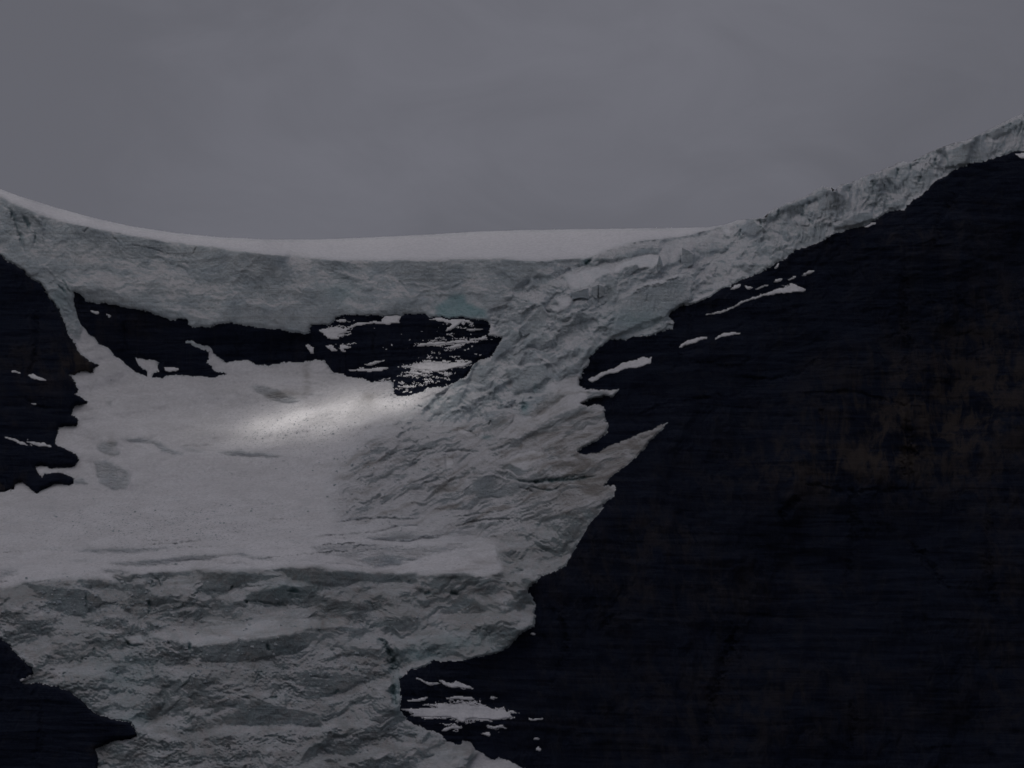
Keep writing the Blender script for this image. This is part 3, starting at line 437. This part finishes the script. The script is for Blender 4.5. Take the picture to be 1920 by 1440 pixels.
# ------------------------------------------------------------------ relief, class by class
def soft(ids, s=3): return fftblur(np.isin(cls, ids) & ~sky_m, s)
mC, mF, mL, mD, mS, mPl = soft((3,)), soft((4,)), soft((2,)), soft((1,)), soft((0,)), soft((5,))
mR = soft((6, 7, 8, 9), 1.5)
s01 = soft((0, 1), 3); z0, z1_ = fftblur(cls == 0, 16), fftblur(cls == 1, 16); mS = s01*z0/(z0+z1_+1e-6); mD = s01*z1_/(z0+z1_+1e-6)
ROCKL = [(T('1700,470 1692,560 1700,660 1690,740'), 9, 5), (T('1700,775 1705,870 1712,905'), 12, 8), (T('1395,1130 1385,1170 1352,1250 1340,1300 1322,1380 1318,1440'), 8, 6), (T('1470,990 1466,960 1490,940 1515,945'), 7, 6), (T('1595,900 1600,1000 1585,1120'), 8, 4), (T('1540,760 1540,800'), 6, 3),
 (T('1560,650 1500,700 1440,712 1380,708'), 5, 3), (T('1230,700 1300,680 1400,690'), 5, 3), (T('1160,800 1240,760 1330,745 1420,740'), 6, 3), (T('1500,905 1600,925 1740,915'), 5, 4), (T('1740,730 1700,760 1600,735 1480,738'), 4, 3), (T('1050,1120 1060,1220 1030,1300'), 7, 4), (T('1120,1190 1140,1160 1170,1150'), 5, 4), (T('1700,1010 1740,1060 1790,1120'), 8, 5), (T('1600,1300 1590,1440'), 7, 4), (T('1860,900 1850,1040 1870,1200'), 8, 4), (T('1300,560 1290,640 1260,700'), 5, 3), (T('1480,520 1470,600'), 6, 3), (T('1820,330 1760,420 1740,500'), 8, 4), (T('60,560 70,640 50,720'), 6, 4), (T('30,740 60,760 100,770'), 4, 3), (T('230,600 240,660'), 4, 3), (T('440,620 445,670'), 3, 2), (T('520,625 515,680'), 3, 2), (T('700,620 705,700'), 3, 2), (T('70,1300 80,1380 60,1440'), 6, 4)]
mS = np.where(icy_far := (z0+z1_ < .02), 0, mS); mD = np.where(icy_far, 0, mD)
rel = np.zeros(X.shape)
w1 = fbm(60, octv=3, seed=40)*30; w2 = fbm(60, octv=3, seed=41)*30
rough = smooth(-.35, .45, fbm(150, 90, 4, 39))            # calm and broken areas alternate
rel += mC*(fbm(90, 50, 5, 42, 10, .45, wx=w1, wy=w2)*6.0 + fbm(26, 15, 4, 43, 20, .5, True, w1, w2)*1.3*rough + fbm(8, 5, 3, 58, 15, .6)*.55*(.3+rough) + fbm(60, 3.0, 3, 44, 3, .6, wx=w1*.3, wy=w2*.5)*.22)
FB = lambda a: (fftblur(a[0], 1.3), fftblur(a[1], 1.0))
F1, G1 = FB(facets(40, 26, -32, 5, WX*1.5+w1*.3, WY*1.5+w2*.3)); F2, G2 = FB(facets(15, 11, -40, 6, WX*1.2, WY*1.2)); F3, G3 = facets(6.5, 5, -20, 7, WX*.6, WY*.6)
rel += mF*((F1*2.8*(.1+rough)) + F2*1.6*(.1+.9*rough) + F3*.45*(.2+rough) + fbm(22, 11, 4, 59, -42, .6, wx=w1, wy=w2)*1.6*(.2+rough) + fbm(46, 22, 4, 45, -40, .5, wx=w1, wy=w2)*3.5 + fbm(9, 5, 3, 46, -60, .6, wx=w1*.5, wy=w2*.5)*.7)
topb = smooth(1400, 1480, X)*mF
rel = rel*(1-.5*topb); rel += topb*(fbm(13, 80, 5, 47, 10, .6, True, w1*.15, w2)*5.0 + fbm(5, 26, 3, 84, 8, .6)*.9)
rel += (mF-topb)*fbm(4.6, 3.6, 3, 85, -30, .7)*.85*(.3+rough) + mC*fbm(4.6, 3.2, 3, 86, 10, .7)*.22
chaos = smooth(0, 1, fftblur(pip(T('-200,1090 60,1090 240,1200 300,1180 560,1230 780,1240 760,1640 -200,1640'), 2), 30))
F4, G4 = facets(64, 34, -6, 8, WX*1.5+w1*.3, WY*1.5+w2*.3); F5, G5 = facets(20, 13, 4, 9, WX*1.5, WY*1.2); F6, G6 = facets(8, 6, 0, 10, WX*.8, WY*.8)
rel += mL*(fftblur(F5, 1.6)*.9*chaos*rough + fftblur(F6, 1)*.5*chaos*rough + fbm(26, 15, 5, 67, -5, .6, wx=w1, wy=w2)*1.9*(.3+rough*chaos) + fbm(70, 30, 5, 48, -8, .5, wx=w1, wy=w2)*3.4)
rel += (mF+.7*mL)*fbm(120, 60, 4, 99, -36, .5, True, w1, w2)*6
rel += mL*fbm(5.2, 4.0, 3, 56, 0, .7)*(.35+1.0*chaos*(.4+rough))
ang = -24
rel += mD*(fbm(110, 14, 5, 50, ang, .55, wx=w1*.8, wy=w2*.5)*2.3 + (F2*1.3 + F1*1.4 + F3*.35)*smooth(1000, 820, X)*(.2+rough) + fbm(80, 4.6, 4, 87, -27, .65, wx=w1*.8, wy=w2*.3)*.75 + fbm(5, 3.4, 3, 88, -27, .7)*.35*(.3+rough) + fbm(30, 5, 3, 52, ang, .6, wx=w1*.5, wy=w2*.3)*.5)
rel += mS*(fbm(170, 60, 4, 53, -4)*6 + fbm(60, 40, 4, 105, -20, .5, True, w1, w2)*2.2*smooth(0, .5, fbm(200, 90, 2, 106)) + fbm(90, 22, 4, 89, -5, .5, wx=w1, wy=w2*.6)*1.3 + fbm(44, 8, 5, 54, 3, .6)*.5 + fbm(6, 4, 2, 57)*.12 + smooth(420, 560, X)*smooth(880, 800, Y)*(fbm(10, 5, 3, 77, -12, .65)*1.0 + fbm(36, 12, 4, 131, -14, .6, wx=w1*.4, wy=w2*.3)*1.1))
rel += mPl*(fbm(240, 9, 4, 55, 2, .6)*.8)
# rock: strata ledges with vertical gullies
yr = Y + w2*.6 + (X-960)*.05 + fbm(240, 120, 3, 60)*30
per = 23.0; ph = (yr/per) % 1.0
ledge = -(smooth(0, .8, ph)-smooth(.85, 1, ph))*.35*np.clip(.4+fbm(160, 60, 3, 61)*1.6, 0, 2)
rel += mR*(ledge + fbm(80, 260, 4, 62, 6, .4)*5 + fbm(22, 130, 4, 63, 4, .5)*1.5 + fbm(160, 8, 4, 64, 2, .5)*.6 + fbm(7, 14, 3, 94, 0, .5)*.22
           + np.clip(fbm(30, 90, 5, 107, 6, .62, True, w1*.5, w2) - .1, 0, 2)*3.0*smooth(-.3, .4, fbm(220, 120, 3, 108)) + fbm(150, 11, 5, 109, -19, .62, wx=w1*.5, wy=w2*.4)*1.5*smooth(760, 640, Y)*smooth(1000, 1100, X) + fbm(130, 7, 4, 110, 3, .6, wx=w1*.4, wy=w2*.2)*.9*smooth(1000, 900, X))
for (line, wd, dp) in ROCKL: rel += mR*stroke(line, wd, 1.5)*dp
rel += soft((8,), 20)*(fbm(190, 480, 3, 65, 18, .4, False, w1, w2)*22 + fbm(240, 160, 3, 66)*9)
# fine grain of broken ice
rel = rel*(1-calm*(1-mR)) + facem*(1-mS-mR).clip(0, 1)*(fbm(6, 30, 4, 92, 6, .6)*.75 + fbm(40, 5, 3, 93, 2, .6)*.4)
for (line, wd, dp) in CREV: rel += stroke(line, wd*1.35)*dp*1.7*(1-mR)
thin = lambda n_, w_: np.clip(1-np.abs(n_)/w_, 0, 1)
ck = (thin(fbm(46, 20, 4, 111, -38, .6, wx=WX, wy=WY), .05)*smooth(.0, .4, fbm(60, 40, 3, 112))*mF + thin(fbm(34, 16, 4, 113, 60, .6, wx=WX, wy=WY), .05)*smooth(.1, .45, fbm(50, 50, 3, 114))*mF
      + thin(fbm(60, 22, 4, 115, -5, .6, wx=WX, wy=WY), .05)*smooth(.0, .4, fbm(70, 40, 3, 116))*mL + thin(fbm(24, 60, 4, 117, 5, .6, wx=WX, wy=WY), .05)*smooth(.15, .45, fbm(60, 30, 3, 118))*mL
      + thin(fbm(110, 26, 4, 119, 6, .6, wx=WX, wy=WY), .03)*smooth(.1, .4, fbm(100, 30, 3, 120))*mC*.6 + thin(fbm(90, 20, 4, 121, -27, .6, wx=WX, wy=WY), .05)*smooth(.05, .4, fbm(80, 40, 3, 122))*mD*.8)
ck = ck*(1-calm)*(.25+.75*smooth(-.1, .4, fbm(130, 80, 3, 130)))
rel += ck*1.7 + (blob(1040, 1000, 90, 60)*(mD+mL))*(fbm(16, 30, 5, 135, 20, .65, True, w1*.4, w2*.4)*1.8)
lines = np.clip(1-np.abs(fbm(420, 26, 4, 101, -3, .5, wx=WX, wy=WY))/.035, 0, 1)*smooth(-.1, .4, fbm(160, 20, 3, 102))
rel += lines*2.6*mS*smooth(930, 1000, Y)
rel += np.clip(1-np.abs(fbm(300, 22, 4, 103, -12, .5, wx=WX, wy=WY))/.03, 0, 1)*smooth(.0, .5, fbm(120, 20, 3, 104))*1.8*(mS+mD)*smooth(820, 900, Y)*smooth(450, 700, X)
for (line, wd, dp) in RIDGE: rel -= stroke(line, wd, 1.2)*dp*(1-mR)
H = H + rel
# ice stands proud of the rock it rests on, with a rounded edge; the left buttress stands in front of the snow
ice_b = fftblur(~rock & ~sky_m, 2.6); H -= (1.2+3.0*fftblur(np.isin(cls, (1, 2, 3, 4)), 12))*np.clip((ice_b-.5)*2, 0, 1)**.5*(~rock)
bb = fftblur(np.isin(cls, (7, 9)), 4); H -= 8*np.clip((bb-.5)*2, 0, 1)**.5*np.isin(cls, (7, 9))
# smooth free-standing plates of the central icefall edge
snow_a = np.clip(mS*1.0 + mPl + mF*.26*smooth(-.5, .3, fbm(70, 40, 4, 132, -35, .6)) + mD*.15, 0, 1)
snow_a *= 1-.25*smooth(.1, .6, fbm(60, 12, 5, 70, 0, .6))*mS*smooth(850, 1000, Y)
for poly, v in SHELF:
    if v >= 1.7: snow_a = np.maximum(snow_a, fftblur(pip(poly, 1.0), 1.5)*.8)
for poly, v in FACE: snow_a *= 1-.62*fftblur(pip(poly, 1.3), 2.2)*smooth(-.9, .2, fbm(24, 7, 4, 100, 0, .65))
dirt = (mD*np.clip(.10+.75*smooth(-.05, .5, fbm(120, 16, 5, 71, ang, .6, wx=w1, wy=w2*.5))+.45*smooth(900, 1080, X)*smooth(740, 800, Y), 0, 1)
        + mL*np.clip(.60+.40*smooth(.1, .7, fbm(70, 34, 5, 72, 0, .6, wx=w1, wy=w2)), 0, 1) + mF*.18*smooth(.1, .7, fbm(50, 30, 5, 73, -30, .6, wx=w1, wy=w2))  # lower front painted darker in place of weaker light; icefall term is dirt
        + .10*mC + .20*mS + .9*blob(528, 742, 34, 9)*mS + .5*blob(575, 705, 7, 40)*mS + .4*blob(690, 745, 20, 14)*mS + .5*blob(208, 835, 9, 16)*mS  # first blob paints the brown shadow in the hollow under the headwall
        + .8*blob(300, 1000, 200, 60)*0 + .3*mS*smooth(520, 800, X)*smooth(840, 960, Y)*smooth(-.2, .6, fbm(120, 14, 4, 74, -8)))
dirt += .45*fftblur(pip(T('1083,846 1122,840 1252,790 1239,810 1179,869 1130,911 1090,905 1060,880'), 1), 3)
blue = (.75*fftblur(pip(c2('945,590 990,560 1040,520 1110,515 1130,570 1230,600 1250,650 1170,640 1060,650 960,640')), 3) + .35*blob(640, 545, 30, 22) + .6*blob(985, 765, 8, 12) + .5*blob(1003, 728, 4, 10)
        + .55*blob(1010, 640, 200, 4)*0 + .45*blob(1098, 490, 8, 5) + .5*blob(913, 820, 10, 4) + .55*blob(1190, 600, 60, 22)*.6 + .35*blob(1120, 665, 20, 14) + .35*blob(785, 1230, 40, 12) + .3*blob(860, 1205, 80, 18)
        + .25*blob(235, 1270, 60, 50) + .3*blob(250, 1350, 30, 14) + .4*blob(745, 1290, 8, 40) + .3*blob(110, 560, 18, 24) + .22*blob(545, 1105, 50, 16))
for (line, wd, dp) in CREV:
    if dp >= 3: blue += stroke(line, wd*1.2)*.6
grain = smooth(.25, .8, fbm(30, 20, 5, 75, -20, .65, True, w1, w2)); blue += .10*grain*mF + .14*grain*mL
blue += ck*.3; blue = np.clip(blue, 0, 1); dirt = np.clip(dirt, 0, 1)*(1-.6*blue)
debris = np.clip(blob(560, 800, 170, 50) + blob(760, 740, 90, 30) + .7*blob(300, 985, 220, 40) + .35*mS*smooth(760, 1000, Y), 0, 1)*mS
brown = np.clip(1.0*blob(1740, 790, 220, 110) + .55*blob(1880, 640, 160, 120) + .6*blob(1560, 880, 200, 60) + .4*blob(1210, 1000, 120, 60) + 1.6*blob(150, 683, 26, 20) + 1.6*blob(10, 905, 22, 22)
        + .4*blob(1880, 1130, 60, 200) + .35*blob(90, 690, 120, 60) + .35*blob(1290, 1100, 300, 60) + .3*blob(1650, 440, 200, 40) + .3*blob(220, 610, 80, 40) + .35*blob(1400, 1330, 400, 120), 0, 1)

# ------------------------------------------------------------------ meshes
PYV = Y.copy()
first = np.argmax(~sky_m, axis=0)                      # first land row of each column
for i in range(NX):
    j = first[i]-1
    PYV[j, i] = sky_y[i] if j >= 0 else PYV[j, i]
jj = np.clip(first-1, 0, NY-1)
W = world(X, PYV, D0 + H)
# fine stone and ice roughness also sideways so that edges are not ruled
streak = smooth(-.25, .3, fbm(150, 6, 5, 133, -31, .6, wx=WX, wy=WY*.6))*blob(1130, 850, 90, 50) + .5*smooth(-.1, .5, fbm(150, 8, 5, 134, -28, .6, wx=WX, wy=WY))*blob(1010, 860, 130, 70)
dirt = np.clip(dirt+streak*mD*1.1, 0, 1)
old_ice_shade = np.clip(.8*streak*mD+.8*blob(1030, 1010, 90, 50)*mD+mL*(.55+.3*smooth(-.4, .5, fbm(60, 30, 4, 98)))+mD*.45, 0, 1)  # lower front: dimmer light painted in as darker ice; elsewhere dark bare ice
ATT = {'old_ice_shade': old_ice_shade, 'snow': snow_a, 'dirt': dirt, 'blue': blue, 'debris': debris, 'brown': brown}
def put(name, co, faces, mat, attrs=None, kind=None, label=None, cat=None, group=None, parent=None, shade=True):
    me = bpy.data.meshes.new(name); nf = len(faces)
    me.vertices.add(len(co)); me.vertices.foreach_set('co', np.ascontiguousarray(co, np.float32).ravel())
    me.loops.add(nf*4); me.loops.foreach_set('vertex_index', np.ascontiguousarray(faces, np.int32).ravel())
    me.polygons.add(nf); me.polygons.foreach_set('loop_start', np.arange(0, nf*4, 4, dtype=np.int32))
    me.update(calc_edges=True); me.validate()
    me.polygons.foreach_set('use_smooth', np.full(len(me.polygons), shade))
    for k, v in (attrs or {}).items():
        a = me.attributes.new(k, 'FLOAT', 'POINT'); a.data.foreach_set('value', np.ascontiguousarray(v, np.float32))
    me.materials.append(mat)
    o = bpy.data.objects.new(name, me); COL.objects.link(o); o.parent = parent
    for k, v in (('kind', kind), ('label', label), ('category', cat), ('group', group)):
        if v: o[k] = v
    return o
IDX = np.arange(NY*NX).reshape(NY, NX)
def region(name, fm, mat, co=None, **kw):
    """faces whose upper left lattice point is in fm"""
    fm = fm[:-1, :-1]
    a, b, c, d = IDX[:-1, :-1][fm], IDX[1:, :-1][fm], IDX[1:, 1:][fm], IDX[:-1, 1:][fm]
    f = np.stack([a, b, c, d], 1); u, inv = np.unique(f, return_inverse=True)
    co = (W if co is None else co).reshape(-1, 3)[u]
    return put(name, co, inv.reshape(f.shape), mat, {k: v.ravel()[u] for k, v in ATT.items()}, **kw)
land = ~sky_m
for i in range(NX):
    if jj[i] < NY: land[jj[i], i] = True
cls2 = cls.copy()
cls2[jj, np.arange(NX)] = cls[np.clip(first, 0, NY-1), np.arange(NX)]
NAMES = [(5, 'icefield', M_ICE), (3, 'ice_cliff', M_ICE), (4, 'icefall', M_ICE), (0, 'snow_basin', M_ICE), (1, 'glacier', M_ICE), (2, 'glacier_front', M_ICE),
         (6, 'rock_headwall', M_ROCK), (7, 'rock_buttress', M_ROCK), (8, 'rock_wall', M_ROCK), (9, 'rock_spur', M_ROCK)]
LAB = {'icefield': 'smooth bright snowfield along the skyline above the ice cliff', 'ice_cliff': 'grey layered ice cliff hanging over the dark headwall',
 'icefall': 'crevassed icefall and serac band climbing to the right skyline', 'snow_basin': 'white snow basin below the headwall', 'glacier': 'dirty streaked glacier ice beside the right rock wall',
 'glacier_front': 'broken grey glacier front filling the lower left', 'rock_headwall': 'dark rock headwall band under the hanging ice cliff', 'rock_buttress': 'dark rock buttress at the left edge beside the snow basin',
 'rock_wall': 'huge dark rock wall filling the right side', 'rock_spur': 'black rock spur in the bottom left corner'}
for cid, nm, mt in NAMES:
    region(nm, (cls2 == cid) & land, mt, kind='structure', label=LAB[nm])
# snow patches: thin lenses of snow lifted off the ledges
DIRV = world(X, PYV, np.ones_like(X)) - CAM
def lens(mask, thick):
    e = fftblur(mask, 1.6); off = thick*np.clip((e-.25)*2.2, -.2, 1)
    return W - DIRV*off[..., None]
ATT_save = ATT
ATT = {'old_ice_shade': blue*0, 'snow': np.ones(X.shape), 'dirt': dirt*0+.05, 'blue': blue*0, 'debris': blue*0, 'brown': blue*0}
def grow(m):
    g = m.copy(); g[1:] |= m[:-1]; g[:-1] |= m[1:]; g[:, 1:] |= m[:, :-1]; g[:, :-1] |= m[:, 1:]; return g
tot_e = lens(allp, 1.6)
for (poly, lab), m_ in zip(PATCH, pm):
    if m_.sum() < 4: continue
    region('snow_patch', m_, M_ICE, tot_e, label=lab, cat='snow patch', group='snow patches lying on the dark rock ledges')
dust[:, -2:] = False
region('ledge_snow', dust, M_ICE, lens(dust, 1.0), kind='stuff', label='fine snow dusting on the narrow rock ledges', cat='snow')
ATT = ATT_save

SER = [('350,858 400,790 450,742 500,690 548,622 560,640 590,690 606,705 600,760 572,832 470,880 382,915', 'large tilted flat-faced ice slab leaning left in the middle of the icefall', 10),
 ('828,522 880,500 925,488 962,478 972,520 980,582 940,575 900,565 832,590', 'square grey ice block with a snowy top at the edge of the upper snow pocket', 8),
 ('1008,468 1035,455 1062,446 1058,520 1050,578 1010,560', 'narrow upright ice pillar just right of the square grey block', 6),
 ('1066,450 1100,458 1116,500 1116,552 1090,560 1064,575', 'short cracked ice pillar, second to the right of the square grey block', 6),
 ('1604,190 1616,230 1640,298 1620,330 1598,352 1590,290', 'thin pointed ice spike standing at the right end of the long snow pocket', 4),
 ('1310,330 1350,300 1405,264 1416,280 1428,304 1390,330 1340,380 1290,402', 'wedge shaped ice block with a slanting top below the long snow pocket', 7),
 ('1822,118 1870,140 1920,175 1912,270 1860,300 1815,335 1810,230', 'tall triangular ice slab facing the camera below the skyline snow', 7)]
for pts, lab, th in SER:
    P0 = z1(pts); c0 = P0.mean(0); i0 = int((c0[0]-GX[0])/STEP); 
    hs = [H[int((p_[1]-GY[0])/STEP), int((p_[0]-GX[0])/STEP)] for p_ in P0]
    bm = bmesh.new(); ymin, ymax = P0[:, 1].min(), P0[:, 1].max(); base = float(np.percentile(hs, 25))-1.0
    fr, bk = [], []
    for p_ in P0:
        lean = (ymax-p_[1])*.47*.12
        fr.append(bm.verts.new(world(p_[0], p_[1], D0+base-2.0+lean))); bk.append(bm.verts.new(world(p_[0]+3.0, p_[1]-.6, D0+base+th+4+lean)))
    bm.faces.new(fr); bm.faces.new(bk[::-1])
    for k_ in range(len(fr)): bm.faces.new([fr[k_], bk[k_], bk[(k_+1) % len(fr)], fr[(k_+1) % len(fr)]])
    bmesh.ops.recalc_face_normals(bm, faces=bm.faces)
    bmesh.ops.bevel(bm, geom=bm.edges[:], offset=.5, segments=1, affect='EDGES')
    bmesh.ops.triangulate(bm, faces=bm.faces[:]); 
    for _ in range(3): bmesh.ops.subdivide_edges(bm, edges=[e for e in bm.edges if e.calc_length() > 1.6], cuts=1, use_grid_fill=True)
    bmesh.ops.triangulate(bm, faces=bm.faces[:])
    for v_ in bm.verts: v_.co += mnoise.noise_vector(v_.co*.22)*.7 + mnoise.noise_vector(v_.co*.8)*.22
    me = bpy.data.meshes.new('serac'); bm.to_mesh(me); bm.free(); me.materials.append(M_ICE)
    o = bpy.data.objects.new('serac', me); COL.objects.link(o); o['label'] = lab; o['category'] = 'ice block'; o['group'] = 'seracs standing in the icefall'
# loose ice rubble lying on the snow
def rubble(name, fields, lab):
    V = []; Fc = []; base = np.array([[-1, -1, -.6], [1, -1, -.6], [1, 1, -.6], [-1, 1, -.6], [-.7, -.7, .6], [.7, -.7, .5], [.6, .7, .7], [-.7, .6, .5]])
    qf = np.array([[0, 3, 2, 1], [4, 5, 6, 7], [0, 1, 5, 4], [1, 2, 6, 5], [2, 3, 7, 6], [3, 0, 4, 7]])
    for (x_, y_, sx_, sy_, n_, r0, r1) in fields:
        for _ in range(int(n_*.6)):
            a_, b_ = x_+rng.normal()*sx_, y_+rng.normal()*sy_; i_ = int((a_-GX[0])/STEP); j_ = int((b_-GY[0])/STEP)
            if not (0 <= i_ < NX and 0 <= j_ < NY) or cls[j_, i_] not in (0, 1, 2): continue
            r_ = r0+(r1-r0)*rng.random()**3; k_ = base*r_*.65*(.6+.8*rng.random((8, 3))); an = rng.random()*6.3; ca_, sa_ = math.cos(an), math.sin(an)
            k_ = np.stack([k_[:, 0]*ca_-k_[:, 1]*sa_, k_[:, 0]*sa_+k_[:, 1]*ca_, k_[:, 2]], 1)+W[j_, i_]
            Fc.append(qf+8*len(V)); V.append(k_)
    co = np.vstack(V); z = np.zeros(len(co))
    put(name, co, np.vstack(Fc), M_ICE, {'snow': z, 'dirt': z+.1, 'blue': z, 'debris': z, 'brown': z}, kind='stuff', label=lab, cat='rubble', shade=False)
rubble('ice_rubble', [(560, 840, 120, 16, 160, .3, 1.1), (760, 745, 50, 18, 80, .3, 1.1), (300, 975, 130, 22, 350, .35, 1.5), (250, 735, 60, 14, 60, .3, 1.0), (560, 870, 120, 30, 160, .3, 1.3), (200, 1130, 110, 28, 500, .5, 2.6), (560, 1160, 180, 16, 250, .4, 2), (430, 1250, 180, 40, 500, .5, 2.4), (690, 890, 60, 50, 250, .4, 1.8)], 'loose ice rubble scattered over the snow')
# ------------------------------------------------------------------ the land beyond the frame
def strip(name, rows, mat, kind, label=None, snow=0.0):
    rows = np.array(rows); n, m = rows.shape[:2]; I = np.arange(n*m).reshape(n, m)
    f = np.stack([I[:-1, :-1].ravel(), I[1:, :-1].ravel(), I[1:, 1:].ravel(), I[:-1, 1:].ravel()], 1)
    z = np.zeros(n*m); return put(name, rows.reshape(-1, 3), f, mat, {'old_ice_shade': z, 'snow': z+snow, 'dirt': z, 'blue': z, 'debris': z, 'brown': z+.2}, kind=kind, label=label)
crest = W[jj, np.arange(NX)][::6]
rows = [crest]
for k, (dy, dz) in enumerate(((8, .2), (40, -2), (200, -22), (900, -120), (2500, -500), (4500, -1000))):
    r = crest.copy(); r[:, 1] += dy; r[:, 2] = np.maximum(r[:, 2]+dz, -10); rows.append(r)
strip('snow_plateau', rows[::-1], M_ICE, 'structure', 'snow plateau falling away behind the skyline', 1.0)
foot = W[-1][::6]; rows = [foot]
for k, (dy, z) in enumerate(((-30, .8), (-110, .5), (-240, .22), (-420, .05), (-620, -.03))):
    r = foot.copy(); r[:, 1] += dy; r[:, 2] = foot[:, 2]*z
    r[:, 1] += np.array([mnoise.noise(Vector((p[0]*.01, k*3.1, 0)))*40 for p in foot]); rows.append(r)
strip('talus_slope', rows, M_ROCK, 'structure')
def flank(colv, sgn, name):
    colv = colv[::8]; colv = colv[colv[:, 2] > 0]
    colv = np.vstack([colv, [colv[-1, 0], colv[-1, 1]-250, -15]])
    rows = []
    for k, dx in enumerate((0, 60, 180, 400, 800, 1400, 2200)):
        r = colv.copy(); r[:, 0] += sgn*dx
        if k:
            for p in r:
                p[1] += mnoise.fractal(Vector((p[0]*.004, 0, p[2]*.006)), 1, 2, 5)*60
                p[2] *= 1-.0002*dx
        rows.append(r)
    rows = np.array(rows).transpose(1, 0, 2)
    if sgn < 0: rows = rows[:, ::-1]
    strip(name, rows, M_ROCK, 'structure')
flank(W[jj[0]:, 0], -1, 'mountainside'); flank(W[jj[-1]:, -1], 1, 'mountainside')
# valley ground to the horizon
m, t, p = new_mat('valley_ground'); g = t.new('ShaderNodeNewGeometry')
n = t.noise(g.outputs['Position'], .02, 9, .65); t.link(t.mix(n, (.03, .035, .025), (.09, .085, .075)), p.inputs['Base Color']); p.inputs['Roughness'].default_value = .95
gr = np.linspace(-1, 1, 61); gx, gy = np.meshgrid(np.sign(gr)*np.abs(gr)**2*30000, np.sign(gr)*np.abs(gr)**2*30000)
gz = np.array([[mnoise.fractal(Vector((a*.002, b*.002, 0)), 1, 2, 4)*4 if abs(a)+abs(b) > 60 else 0 for a, b in zip(ra, rb)] for ra, rb in zip(gx, gy)])-1.5
rows = np.stack([gx, gy, gz], 2); I = np.arange(61*61).reshape(61, 61)
put('ground', rows.reshape(-1, 3), np.stack([I[:-1, :-1].ravel(), I[:-1, 1:].ravel(), I[1:, 1:].ravel(), I[1:, :-1].ravel()], 1), m, kind='structure')

# ------------------------------------------------------------------ unseen cloud deck, added to block the sun except through one shaped gap
ZC = 2700.0
def at(px, py):
    i = int(round((px-GX[0])/STEP)); j = int(round((py-GY[0])/STEP)); return W[j, i]
def cast(p): k = (ZC-p[2])/SUN[2]; return p + SUN*k
n = 161; ctr = cast(at(700, 800)); ax = np.linspace(-2000, 2000, n)
cx, cy = np.meshgrid(ctr[0]+ax, ctr[1]+ax)
tr = np.full(cx.shape, .10)
def gap(px, py, sx, sy, a, ang=0):
    c = cast(at(px, py)); dx = cx-c[0]; dy = cy-c[1]; ca, sa = math.cos(R(ang)), math.sin(R(ang))
    return a*np.exp(-((dx*ca+dy*sa)/sx)**2-((-dx*sa+dy*ca)/sy)**2)
# finer grid needed for the gap: denser lattice near it
dens = np.sign(ax)*2000*(np.abs(ax)/2000)**2.2
g0 = cast(at(640, 778)); cx, cy = np.meshgrid(g0[0]+dens, g0[1]+dens)
tr = .015 + gap(640, 420, 520, 160, .08)
lm = np.array([[mnoise.fractal(Vector((a*.027, b*.036, 9)), 1, 2, 4) for a, b in zip(ra, rb)] for ra, rb in zip(cx, cy)])
tr = tr + (gap(545, 792, 34, 13, .62) + gap(610, 774, 38, 12, .60) + gap(690, 770, 50, 15, .30) + gap(790, 745, 45, 16, .20) + gap(630, 775, 120, 38, .16))*1.7*np.clip(1+lm*1.25, .25, 1.9)
tr = np.clip(tr, 0, .95)
lump = np.array([[mnoise.fractal(Vector((a*.0025, b*.0025, 3)), 1, 2, 5) for a, b in zip(ra, rb)] for ra, rb in zip(cx, cy)])
rim = 1-np.clip(np.maximum(np.abs(dens[None])/2000, np.abs(dens[:, None])/2000), 0, 1)**6
topz = ZC + (60+lump*60)*rim*.5; botz = ZC - (60-lump*50)*rim*.5
m, t, p = new_mat('added_cloud_deck'); t.n.remove(p)
df = t.new('ShaderNodeBsdfDiffuse'); df.inputs[0].default_value = (.8, .8, .82, 1); tl = t.new('ShaderNodeBsdfTranslucent'); tl.inputs[0].default_value = (.8, .8, .82, 1)
a1 = t.new('ShaderNodeMixShader'); a1.inputs[0].default_value = .6; t.link(df.outputs[0], a1.inputs[1]); t.link(tl.outputs[0], a1.inputs[2])
tp = t.new('ShaderNodeBsdfTransparent'); a2 = t.new('ShaderNodeMixShader'); t.link(attr(t, 'gap'), a2.inputs[0]); t.link(a1.outputs[0], a2.inputs[1]); t.link(tp.outputs[0], a2.inputs[2])
t.link(a2.outputs[0], [x for x in t.n if x.type == 'OUTPUT_MATERIAL'][0].inputs[0])
I = np.arange(n*n).reshape(n, n)
def qd(I): return np.stack([I[:-1, :-1].ravel(), I[:-1, 1:].ravel(), I[1:, 1:].ravel(), I[1:, :-1].ravel()], 1)
cf = np.vstack([qd(I), qd(I)[:, ::-1]+n*n])
put('added_cloud_deck', np.vstack([np.stack([cx, cy, topz], 2).reshape(-1, 3), np.stack([cx, cy, botz], 2).reshape(-1, 3)]), cf, m, {'gap': np.sqrt(np.tile(tr.ravel(), 2))}, kind='structure')
SC.cycles.transparent_max_bounces = 16; SC.cycles.max_bounces = 5
SC.cycles.use_denoising = True
